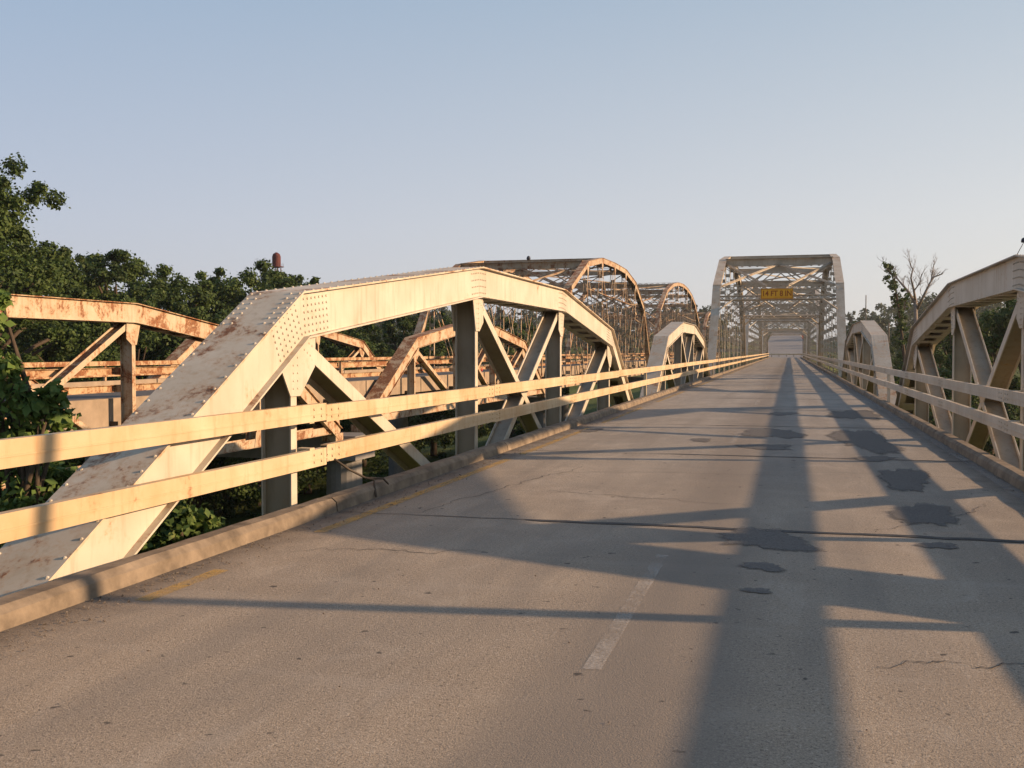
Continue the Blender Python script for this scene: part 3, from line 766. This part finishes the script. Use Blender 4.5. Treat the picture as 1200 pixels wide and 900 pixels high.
def nav(x, y, z, lean, h, label, k=1.0):
    r_ = tag(empty('navigation_lamp', (x, y, z)), label, 'lamp', 'small lamps on rods above the trusses')
    tip = (lean[0], lean[1], h); mb = MB(); mb.tube([(0, 0, 0), tip], [.022 * k, .018 * k], 6); mb.build('rod', M['steel_dark'], r_)
    mb = MB(); mb.tube([(tip[0], tip[1], h), (tip[0], tip[1], h + .10 * k), (tip[0], tip[1], h + .24 * k), (tip[0], tip[1], h + .30 * k)], [.13 * k, .16 * k, .12 * k, .03 * k], 10); mb.build('lamp_head', M['lamp_dark'], r_)
nav(FACE_R - .02, 15.2, 2.76, (.10, 0), .20, 'small dark lamp on a leaning rod above the right truss', .22)
nav(TMID + .6, 77.2, 8.2 + T_Z, (0, 0), .22, 'tiny dark lamp on top of the first arched truss portal at left')
nav(TMID + .6, 129.6, 9.0 + T_Z, (0, 0), 1.6, 'thin rod with lamp on top of the second arched truss portal')

def pole(x, y, zb, h, label, r=.13, arm=True, lean=0.0, mat='pole'):
    r_ = tag(empty('utility_pole', (x, y, zb)), label, 'pole'); mb = MB()
    mb.tube([(0, 0, -.3), (lean * .5, lean * .5, h / 2), (lean, lean, h)], [r * 1.25, r * 1.1, r * .85], 10); mb.build('pole_shaft', M[mat], r_)
    if arm:
        mb = MB(); mb.box(-1.0 + lean, 1.0 + lean, -.06, .06, h - .7, h - .58)
        for xx in (-.9, -.45, .45, .9): mb.tube([(xx + lean, 0, h - .58), (xx + lean, 0, h - .42)], [.035, .03], 6)
        mb.build('crossarm', M[mat], r_)

mb = MB(); pts = [(-4.36, 9.35, .42), (-4.30, 9.55, .30), (-4.20, 9.75, .19), (-4.12, 9.78, .17), (-4.08, 9.70, .10), (-4.03, 9.62, .02)]
mb.tube(pts, [.012] * 6, 6); mb.tube([(-4.2, 9.75, .19), (-4.09, 9.95, .165), (-4.05, 10.0, .10)], [.016, .012, .01], 6)
tag(mb.build('bent_rod', M['steel_dark'], smooth=True), 'bent rusty rod hooked over the left kerb below the near truss post', 'rod')

# ------------------------------------------------------------------ terrain
def gz(x, y):
    z = GZ + 0.5 * math.sin(x * .05 + 1) * math.sin(y * .04) + .25 * math.sin(x * .21) * math.cos(y * .17)
    def ss(a, b_, t): t = max(0, min(1, (t - a) / (b_ - a))); return t * t * (3 - 2 * t)
    hill = ss(230, 420, y) * (9.5 + 12 * ss(8, 48, x) * ss(300, 460, y) + 10.5 * ss(-12, -45, x) * ss(330, 480, y))
    z += hill
    rd = road_z(y)
    k = ss(18, 9, abs(x + 3)) * ss(205, 236, y); z = z * (1 - k) + (rd - .12) * k
    k = ss(30, 16, abs(x + 6)) * ss(0, -12, y); z = z * (1 - k) + (-.4) * k
    return z
def road_z(y):
    if y < 262: return 0.0
    t = y - 262; return .00030 * t * t if t < 90 else .00030 * 8100 + (t - 90) * .054
xs = [-2500, -1400, -800, -500, -350, -260] + list(range(-200, 201, 8)) + [260, 350, 500, 800, 1400, 2500]
ys = [-900, -400, -200, -100] + list(range(-60, 521, 8)) + [560, 640, 760, 950, 1300, 1900, 2800]
mb = MB()
for y in ys:
    for x in xs: mb.v.append((x, y, gz(x, min(y, 560))))
nx = len(xs)
for j in range(len(ys) - 1):
    for i in range(nx - 1): a = j * nx + i; mb.f.append((a, a + 1, a + nx + 1, a + nx))
structure(mb.build('ground', M['grass'], smooth=True), 'grassy river flat and rising banks below the bridges')
mb = MB(); yy = [236.4 + 6 * i for i in range(50)]
for y in yy:
    w0 = 3.6 + 3.5 * max(0, min(1, (y - 240) / 25))
    mb.v += [(-.8 - w0, y, road_z(y) - .012), (-.8 + w0, y, road_z(y) - .012)]
for i in range(len(yy) - 1): mb.f.append((2*i, 2*i+1, 2*i+3, 2*i+2))
structure(mb.build('approach_road', M['pier'], smooth=True), 'grey road climbing away beyond the far end of the bridge')

# ------------------------------------------------------------------ trees
def crown_arrays(clumps, per, leaf, r_, flat=.85):
    nl = len(clumps) * per; C_ = np.array([c[:3] for c in clumps]); RR = np.array([c[3] for c in clumps])
    idx = np.repeat(np.arange(len(clumps)), per); g = np.random.RandomState(r_)
    d = g.normal(size=(nl, 3)); d /= np.linalg.norm(d, axis=1)[:, None]
    rad = RR[idx] * np.minimum(1.45, np.abs(g.normal(size=nl)) * .30 + .62 * g.random_sample(nl) ** .5)
    P = C_[idx] + d * rad[:, None] * np.array([1, 1, flat])
    nrm = d * .7 + g.normal(size=(nl, 3)) * .55 + np.array([0, 0, .35]); nrm /= np.linalg.norm(nrm, axis=1)[:, None]
    a = np.cross(nrm, g.normal(size=(nl, 3))); a /= np.linalg.norm(a, axis=1)[:, None] + 1e-9; b_ = np.cross(nrm, a)
    s = leaf * (0.6 + .8 * g.random_sample(nl))[:, None]
    V = np.stack([P - a * s * .5, P + b_ * s * .32 + nrm * s * .06, P + a * s * .5, P - b_ * s * .32 + nrm * s * .06], axis=1).reshape(-1, 3)
    F = np.arange(nl * 4).reshape(-1, 4); return V, F
def np_mesh(name, V, F, mat):
    me = bpy.data.meshes.new(name); me.vertices.add(len(V)); me.vertices.foreach_set('co', V.astype(np.float32).ravel())
    me.loops.add(F.size); me.loops.foreach_set('vertex_index', F.astype(np.int32).ravel())
    me.polygons.add(len(F)); me.polygons.foreach_set('loop_start', np.arange(0, F.size, 4, dtype=np.int32)); me.polygons.foreach_set('loop_total', np.full(len(F), 4, dtype=np.int32))
    me.materials.append(mat); me.update(); me.validate(); return me
def tree_meshes(seed, h, rad, nclump, per, leaf, mat='leaf', low=.18, bare=0, cr=(.14, .27)):
    r_ = random.Random(seed); mb = MB(); clumps = []
    base_r = h * .022 + .05
    trunk = [Vector((r_.uniform(-.02, .02) * h * t, r_.uniform(-.02, .02) * h * t, h * .88 * t)) for t in (0, .2, .4, .6, .8, 1)]
    mb.tube(trunk, [base_r * (1 - .85 * t) for t in (0, .2, .4, .6, .8, 1)], 8)
    def prof(t): return rad * (0.55 + .75 * math.sin(math.pi * min(1, max(0, (t - low) / (1.03 - low))) ** .8) ) if t < 1 else rad * .3
    for k in range(nclump):
        t = low + (1 - low) * (k + r_.random()) / nclump; an = k * 2.399 + r_.uniform(-.5, .5)
        rr = prof(t) * r_.uniform(.35, .95) * (1 - .45 * max(0, t - .7) / .3); c_ = Vector((rr * math.cos(an), rr * math.sin(an), h * t))
        cr_ = rad * r_.uniform(*cr); clumps.append((c_.x, c_.y, c_.z, cr_))
        for q in range(r_.choice((1, 2))):
            clumps.append((c_.x + r_.gauss(0, cr_ * .9), c_.y + r_.gauss(0, cr_ * .9), c_.z + r_.gauss(0, cr_ * .7), cr_ * r_.uniform(.4, .75)))
        if k % 2 == 0:
            s0 = Vector((0, 0, max(h * .12, h * t * .72))); mid = s0.lerp(c_, .55) + Vector((0, 0, h * .02)); mb.tube([s0, mid, c_], [base_r * .38 * (1.1 - t * .6), base_r * .22, base_r * .06], 5)
    V, F = crown_arrays(clumps, per, leaf, seed)
    return mb.mesh('trunk', M['bark'], True), np_mesh('crown', V, F, M[mat])
def plant_tree(ms, x, y, s, rz, label, group=None, name='broadleaf_tree', cat='tree', zb=None, sz=1.0):
    r_ = empty(name, (x, y, gz(x, y) - .1 if zb is None else zb), rz); r_.scale = (s, s, s * sz); tag(r_, label, cat, group)
    for nm, me in zip(('trunk', 'crown'), ms):
        o = bpy.data.objects.new(nm, me); col.objects.link(o); o.parent = r_
    return r_
V1 = tree_meshes(1, 17, 4.6, 56, 300, .23, cr=(.10, .23)); V2 = tree_meshes(2, 15, 5.4, 56, 300, .24, low=.12, cr=(.10, .22))
V3 = tree_meshes(3, 16, 4.0, 50, 280, .22, low=.10, cr=(.11, .24)); V4 = tree_meshes(4, 13, 5.0, 50, 300, .24, low=.06, cr=(.10, .23))
BIG = tree_meshes(9, 21, 5.8, 190, 330, .20, low=.08, cr=(.10, .22))
def ray(x, zc): return -(925 - x) * zc / 1242.0, None
def spot(x, zc):
    X = (x - 925) * math.cos(TH) * zc / FPX; return X, (zc + X * math.sin(TH)) / math.cos(TH)
X, Y = spot(-36, 50); plant_tree(BIG, X, Y, .96, .4, 'tallest leafy tree at the left frame edge, towering over the rest')
GL = 'trees behind the parallel bridge'
rows = [  # photo column, distance, top row in the photo, variant
    (18, 62, 300), (60, 66, 296), (100, 72, 300), (138, 70, 292), (176, 78, 308), (212, 76, 322), (246, 82, 335), (285, 80, 318), (318, 84, 315), (350, 88, 330),
    (384, 92, 352), (425, 95, 368), (466, 100, 366), (508, 104, 366), (550, 110, 372), (600, 118, 374), (0, 58, 350), (80, 60, 345), (160, 64, 350), (230, 68, 360), (300, 74, 360), (360, 80, 372)]
hv = {0: 17, 1: 15, 2: 16, 3: 13}
near_lab = ['behind the rusty left end of the parallel bridge', 'left of the dip above the rusty top chord', 'over the rusty node plate at left', 'with pointed top above the leftmost post', 'right of the pointed treetop at left',
   'in the dip between the pointed tree and the rust-red tower', 'low in the dip left of the near end post top', 'above the top corner of the near end post', 'directly below the rust-red tower head', 'right of the rust-red tower, ending the skyline',
   'seen just under the near top chord, left part', 'seen under the near top chord beside the small far truss', 'seen under the near top chord, middle part', 'seen left of the second near post', 'seen right of the second near post', 'seen through the near centre panel',
   'low at the left frame edge behind leaves', 'low behind the rusty diagonal', 'low between the rusty post and the near end post', 'low behind the small far end post', 'low behind the near end post', 'low behind the first near post']
kinds = ['tall rounded tree', 'broad spreading tree', 'narrow dark tree', 'low bushy tree']
for i, (xp, zc, yt) in enumerate(rows):
    v = [0, 1, 2, 0, 2, 1, 2, 1, 0, 3, 1, 2, 3, 1, 2, 3, 3, 3, 3, 3, 3, 3][i]
    X, Y = spot(xp, zc); g0 = gz(X, Y); zt = 1.5 + (411 - yt) * zc / FPX
    s = (zt - g0) / (hv[v] * 1.02)
    plant_tree([V1, V2, V3, V4][v], X, Y, s, i * 1.7, kinds[v] + ' ' + near_lab[i], GL)
# understorey and far woods
def wood(name, label, spots, per, leaf, mat, seed):
    cl = []; r_ = random.Random(seed)
    for x, y, h, rad in spots:
        z0 = gz(x, y); k = max(5, int(h * 1.3))
        for q in range(k):
            t = .15 + .85 * (q + r_.random()) / k; rr = rad * math.sin(math.pi * min(.80, t * .68 + .1)); an = r_.uniform(0, 6.28); ro = rr * r_.uniform(.2, .85)
            cl.append((x + ro * math.cos(an), y + ro * math.sin(an), z0 + h * t - .3, rad * r_.uniform(.28, .48)))
    V, F = crown_arrays(cl, per, leaf, seed); o = bpy.data.objects.new(name, np_mesh(name, V, F, M[mat])); col.objects.link(o); stuff(o); o['label'] = label; return o
r_ = random.Random(21); sp = []
for k in range(150):
    X, Y = spot(r_.uniform(-80, 640), r_.uniform(56, 112)); 
    if X < -33: sp.append((X, Y, r_.uniform(4, 8.5), r_.uniform(2.4, 3.6)))
wood('undergrowth', 'dense dark undergrowth below and behind the parallel bridge', sp, 60, .38, 'leaf', 5)
sp = []
for k in range(420):
    Y = r_.uniform(330, 520); X = r_.uniform(18, 420); sp.append((X, Y, r_.uniform(8, 14), r_.uniform(3.5, 6)))
for k in range(260):
    Y = r_.uniform(330, 500); X = r_.uniform(-330, -22); sp.append((X, Y, r_.uniform(8, 14), r_.uniform(3.5, 6)))
wood('distant_woods', 'hazy wooded hillside along the horizon on both sides of the road', sp, 26, 1.25, 'leaf_far', 6)
sp = []
for k in range(110):
    Y = r_.uniform(-120, -34); X = r_.uniform(-75, 60)
    if abs(X + 1) < 9: continue
    sp.append((X, Y, r_.uniform(15, 21), r_.uniform(4, 6)))
wood('sky_blocking_woods', 'tall unseen woods behind the camera, added to block sky light', sp, 26, .9, 'leaf', 12)  # out of view; added to cut sky light on camera-facing webs
sp = []
for k in range(90):
    Y = r_.uniform(120, 300); X = r_.uniform(24, 150)
    if (X < 80 and Y > 135) or (r_.random() < .55 and 230 < Y): continue
    sp.append((X, Y, r_.uniform(3, 8), r_.uniform(2.4, 4)))
for k in range(46):
    Y = r_.uniform(26, 110); X = r_.uniform(17, 52); sp.append((X, Y, r_.uniform(3.5, 8.0), r_.uniform(2.2, 3.4)))
wood('riverside_thicket', 'dark green thicket below the right side of the bridge', sp, 70, .45, 'leaf', 8)
GR = 'trees right of the near bridge'
for i, (xp, zc, yt, v, lb) in enumerate([(1120, 78, 372, 3, 'dark bushy tree seen through the near right truss, left opening'), (1162, 70, 362, 2, 'dark tree seen through the near right truss beside its diagonal'),
        (1205, 60, 352, 1, 'dark broad tree cut by the right frame edge behind the right truss'), (1092, 110, 380, 1, 'dark tree just left of the near right truss end post'), (1058, 150, 392, 3, 'dark green tree behind the dead tree base'),
        (1008, 210, 375, 0, 'green tree immediately right of the tall portal')]):
    X, Y = spot(xp, zc); g0 = gz(X, Y); zt = 1.5 + (411 - yt) * zc / FPX; plant_tree([V1, V2, V3, V4][v], X, Y, (zt - g0) / (hv[v] * 1.02), i * 2.1, lb, GR)

# dead tree and its leafy neighbour (limbs read off the photograph, then given depth and random twigs)
def limb_tree(name, label, base_px, zc, limbs, r0, seed, mat, twig=1.0):
    X, Y = spot(base_px, zc); g0 = gz(X, Y); r_ = random.Random(seed); mb = MB(); tips = []
    def loc(xp, yp):
        if yp < 350: yp += (350 - yp) * .12
        return Vector(((xp - base_px) * zc / FPX, 0, 1.5 + (411 - yp) * zc / FPX - g0))
    def twigs(p_, d, L, rad, dep):
        e = p_ + d * L; m_ = p_.lerp(e, .5) + Vector((r_.gauss(0, .05), r_.gauss(0, .05), r_.gauss(0, .03))) * L
        mb.tube([p_, m_, e], [rad, rad * .75, rad * .45], 4); tips.append(e)
        if dep:
            for q in range(r_.choice((2, 3))):
                a = r_.uniform(0, 6.28); nd = (d + Vector((math.cos(a) * .6, math.sin(a) * .6, .15))).normalized()
                twigs(m_.lerp(e, r_.random()), nd, L * r_.uniform(.45, .75), rad * .6, dep - 1)
    for k, (pts, ra, rb) in enumerate(limbs):
        dep_ = 0.0; P_ = []
        for j, (xp, yp) in enumerate(pts):
            v = loc(xp, yp); v.y = dep_; dep_ += (r_.uniform(-.8, .8) if k else 0); P_.append(v)
        n_ = len(P_); mb.tube(P_, [ra + (rb - ra) * j / (n_ - 1) for j in range(n_)], 7)
        if k:
            for j in range(1, n_):
                for q in range(4):
                    p_ = P_[j-1].lerp(P_[j], r_.uniform(.2, 1)); d = ((P_[j] - P_[j-1]).normalized() + Vector((r_.gauss(0, .55), r_.gauss(0, .55), .35))).normalized()
                    twigs(p_, d, twig * r_.uniform(.5, 1.2), rb * .8, 2)
    t = tag(empty(name, (X, Y, g0)), label, 'tree'); mb.build('trunk', M[mat], t, smooth=True)
    return t, tips, loc
limb_tree('dead_tree', 'bare leafless tree with forked pale branches above the right truss', 1074, 100,
    [([(1075, 524), (1074, 450), (1073, 390), (1072, 352)], .30, .17), ([(1072, 356), (1064, 340), (1056, 328), (1050, 318), (1044, 312)], .15, .04),
     ([(1072, 352), (1069, 338), (1065, 324), (1067, 312), (1064, 306)], .13, .03), ([(1074, 362), (1081, 344), (1087, 330), (1092, 322), (1101, 318)], .15, .04),
     ([(1088, 329), (1091, 316), (1092, 306)], .07, .03), ([(1070, 340), (1076, 330), (1078, 318)], .07, .03)], .3, 5, 'dead_bark', .9)
lt, tips, loc_ = limb_tree('sparse_tree', 'thin leaning tree with sparse leaves, left of the bare tree', 1064, 96,
    [([(1066, 536), (1064, 470), (1060, 420), (1056, 385)], .22, .13), ([(1056, 385), (1053, 362), (1049, 338), (1044, 318), (1038, 308)], .12, .03), ([(1050, 345), (1049, 325), (1046, 306)], .05, .02), ([(1055, 375), (1060, 362), (1062, 350)], .06, .03)], .2, 9, 'bark', .8)
rr_ = random.Random(2); cl = []
for (xp, yp, w, k) in [(1038, 308, 2, 3), (1041, 316, 3, 4), (1045, 325, 4, 5), (1047, 336, 5, 7), (1051, 347, 6, 9), (1053, 357, 6, 9), (1055, 370, 7, 9), (1056, 385, 9, 10), (1058, 400, 9, 10), (1046, 306, 2, 2), (1062, 355, 3, 4)]:
    for q in range(k): v = loc_(xp + rr_.gauss(0, w * .5), yp + rr_.gauss(0, 4)); cl.append((v.x, rr_.gauss(0, .5), v.z, rr_.uniform(.16, .42)))
Vv, Ff = crown_arrays(cl, 26, .26, 3); o = bpy.data.objects.new('crown', np_mesh('crown', Vv, Ff, M['leaf'])); col.objects.link(o); o.parent = lt

# near shrubs between the bridges
def leafy(seed, clumps, per, leaf, name, label, loc, stems):
    r0 = tag(empty(name, loc), label, 'shrub'); mb = MB()
    for a, c_ in stems: mb.tube([a, Vector(a).lerp(Vector(c_), .5) + Vector((.08, .05, .1)), c_], [.05, .035, .012], 6)
    mb.build('stem', M['bark'], r0, smooth=True)
    Vv, Ff = crown_arrays(clumps, per, leaf, seed, .9); o = bpy.data.objects.new('crown', np_mesh('crown', Vv, Ff, M['leaf_near'])); col.objects.link(o); o.parent = r0
r_ = random.Random(31); cl = []; stems = []
X0, Y0 = spot(12, 11.5)
for xp, yp, rr, zc in [(62, 462, .15, 11), (45, 478, .26, 11), (70, 490, .18, 11.3), (22, 470, .22, 11), (-5, 445, .3, 11), (0, 500, .35, 11.3), (30, 510, .28, 11.2), (10, 545, .35, 11.5), (-20, 480, .4, 11.6), (48, 560, .28, 11.5), (20, 590, .35, 11.2), (-10, 620, .4, 11),
                       (-30, 560, .5, 11.6), (60, 600, .3, 11.6), (2, 352, .10, 11), (-14, 372, .2, 11), (-22, 410, .3, 11.2), (30, 640, .4, 11.4), (70, 560, .2, 11.8), (12, 430, .14, 11)]:
    X, Y = spot(xp, zc); z = 1.5 - (yp - 411) * zc / FPX; cl.append((X - X0, Y - Y0, z - GZ, rr)); 
    stems.append(((X - X0) * .3 and Vector((r_.uniform(-.3, .3), r_.uniform(-.3, .3), z - GZ - 2.5)), Vector((X - X0, Y - Y0, z - GZ))))
stems = [(Vector((r_.uniform(-.15, .15), r_.uniform(-.15, .15), 0)), Vector((0, 0, 8.5)))] + stems
leafy(41, cl, 150, .115, 'leafy_sapling', 'sunlit leafy sapling rising behind the near rail at the left frame edge', (X0, Y0, GZ), stems)
cl = []; stems = []; X0, Y0 = spot(195, 9.6)
for xp, yp, rr, zc in [(150, 636, .22, 9.3), (172, 625, .26, 9.6), (200, 615, .22, 9.6), (226, 612, .18, 9.8), (243, 618, .12, 9.8), (190, 650, .3, 9.6), (160, 660, .3, 9.3), (215, 640, .26, 9.8), (120, 690, .4, 9.4), (210, 600, .10, 9.6), (232, 632, .2, 10)]:
    X, Y = spot(xp, zc); z = 1.5 - (yp - 411) * zc / FPX; cl.append((X - X0, Y - Y0, z - GZ, rr)); stems.append((Vector((r_.uniform(-.3, .3), r_.uniform(-.3, .3), z - GZ - 2.2)), Vector((X - X0, Y - Y0, z - GZ))))
stems = [(Vector((0, 0, 0)), Vector((0, 0, 8.2)))] + stems
leafy(42, cl, 190, .085, 'green_bush', 'green bush poking up between the left kerb and the near end post', (X0, Y0, GZ), stems)

# guardrail across the bend beyond the bridge, small red board behind it
gr = tag(empty('roadside_guardrail', (-.8, 268, road_z(268))), 'pale guardrail crossing the view beyond the far end of the bridge', 'guardrail')
mb = MB(); mb.prism([(0, .42), (-.05, .50), (0, .58), (-.05, .68), (0, .76), (.02, .76), (-.03, .68), (.02, .58), (-.03, .50), (.02, .42)], -7.5, 7.5); recalc(mb.build('beam', M['paint_rail'], gr))
for q in range(9):
    mb = MB(); mb.box(-7.2 + q * 1.8, -7.05 + q * 1.8, .03, .18, -.4, .78); mb.build('post', M['pole'], gr)
rb_ = tag(empty('red_board', (4.0, 276, road_z(276))), 'tiny faded red board seen through the farthest portal opening', 'sign')
mb = MB(); mb.box(-.9, .9, -.03, .0, 4.6, 5.6); mb.build('board', M['red'], rb_)
for x in (-.7, .7):
    mb = MB(); mb.box(x - .05, x + .05, 0.003, .10, -.4, 5.5); mb.build('post', M['pole'], rb_)
# rust-red tower head, utility poles
X, Y = spot(325, 150); tb = tag(empty('rusty_tower', (X, Y, gz(X, Y))), 'rust-red rounded tower head rising above the treetops at left', 'tower'); H = 15.0 - gz(X, Y)
mb = MB()
for a, c_ in ((-.5, -.5), (.5, -.5), (.5, .5), (-.5, .5)): mb.bar((a * 2.0, c_ * 2.0, 0), (a * .9, c_ * .9, H - 1.4), .12, .12)
for q in range(8):
    z = H * .11 * q + .5; w = .5 * (2.0 - 1.1 * z / H); mb.bar((-w, -w, z), (w, -w, z + 1.5), .06, .06); mb.bar((w, w, z), (-w, w, z + 1.5), .06, .06); mb.bar((-w, w, z), (-w, -w, z + 1.5), .06, .06); mb.bar((w, -w, z), (w, w, z + 1.5), .06, .06)
mb.build('lattice_legs', M['red_rust'], tb)
mb = MB(); mb.tube([(0, 0, H - 1.4), (0, 0, H - 1.2), (0, 0, H + .2), (0, 0, H + .6), (0, 0, H + .85)], [.5, .62, .62, .5, .12], 16); mb.build('tower_head', M['red_rust'], tb)
mb = MB(); mb.tube([(0, 0, H - 1.3), (0, 0, H - 1.22)], [1.05, 1.05], 14)
for q in range(10):
    an = q * .628; mb.tube([(math.cos(an), math.sin(an), H - 1.22), (math.cos(an), math.sin(an), H - .75)], [.02, .02], 4)
mb.build('platform', M['red_rust'], tb)
for xp, zc, yt, lb in [(1014, 260, 346, 'slim pale utility pole right of the portal against the wooded hill'), (1041, 170, 378, 'short brown utility pole behind the distant right truss'), (1166, 200, 386, 'utility pole seen through the near right truss')]:
    X, Y = spot(xp, zc); g0 = gz(X, Y); pole(X, Y, g0, 1.5 + (411 - yt) * zc / FPX - g0, lb, .14, False)
# tall leaning pole outside the right truss: its long shadow crosses the road in the photograph
r0 = tag(empty('signal_pole', (3.95, 6.35, GZ)), 'slim steel pole just outside the right frame edge whose shadow crosses the road', 'pole')
mb = MB(); mb.tube([(0, 0, 0), (0, 0, 9.4), (0, .55, 13.5)], [.11, .09, .075], 12); mb.build('pole_shaft', M['pole'], r0, smooth=True)

# light summer haze
mb = MB(); mb.box(-700, 700, -60, 760, -12, 40)
hz = stuff(mb.build('haze', None if False else M['grass'])); hz.data.materials.clear()
hm = bpy.data.materials.new('haze_air'); hm.use_nodes = True; hn = hm.node_tree; hn.nodes.clear()
hv_ = hn.nodes.new('ShaderNodeVolumePrincipled'); hv_.inputs['Density'].default_value = 0.00018; hv_.inputs['Color'].default_value = (.95, .95, .97, 1); hv_.inputs['Anisotropy'].default_value = .3
ho = hn.nodes.new('ShaderNodeOutputMaterial'); hn.links.new(hv_.outputs[0], ho.inputs['Volume']); hz.data.materials.append(hm)
hz['label'] = 'thin summer haze over the river valley'
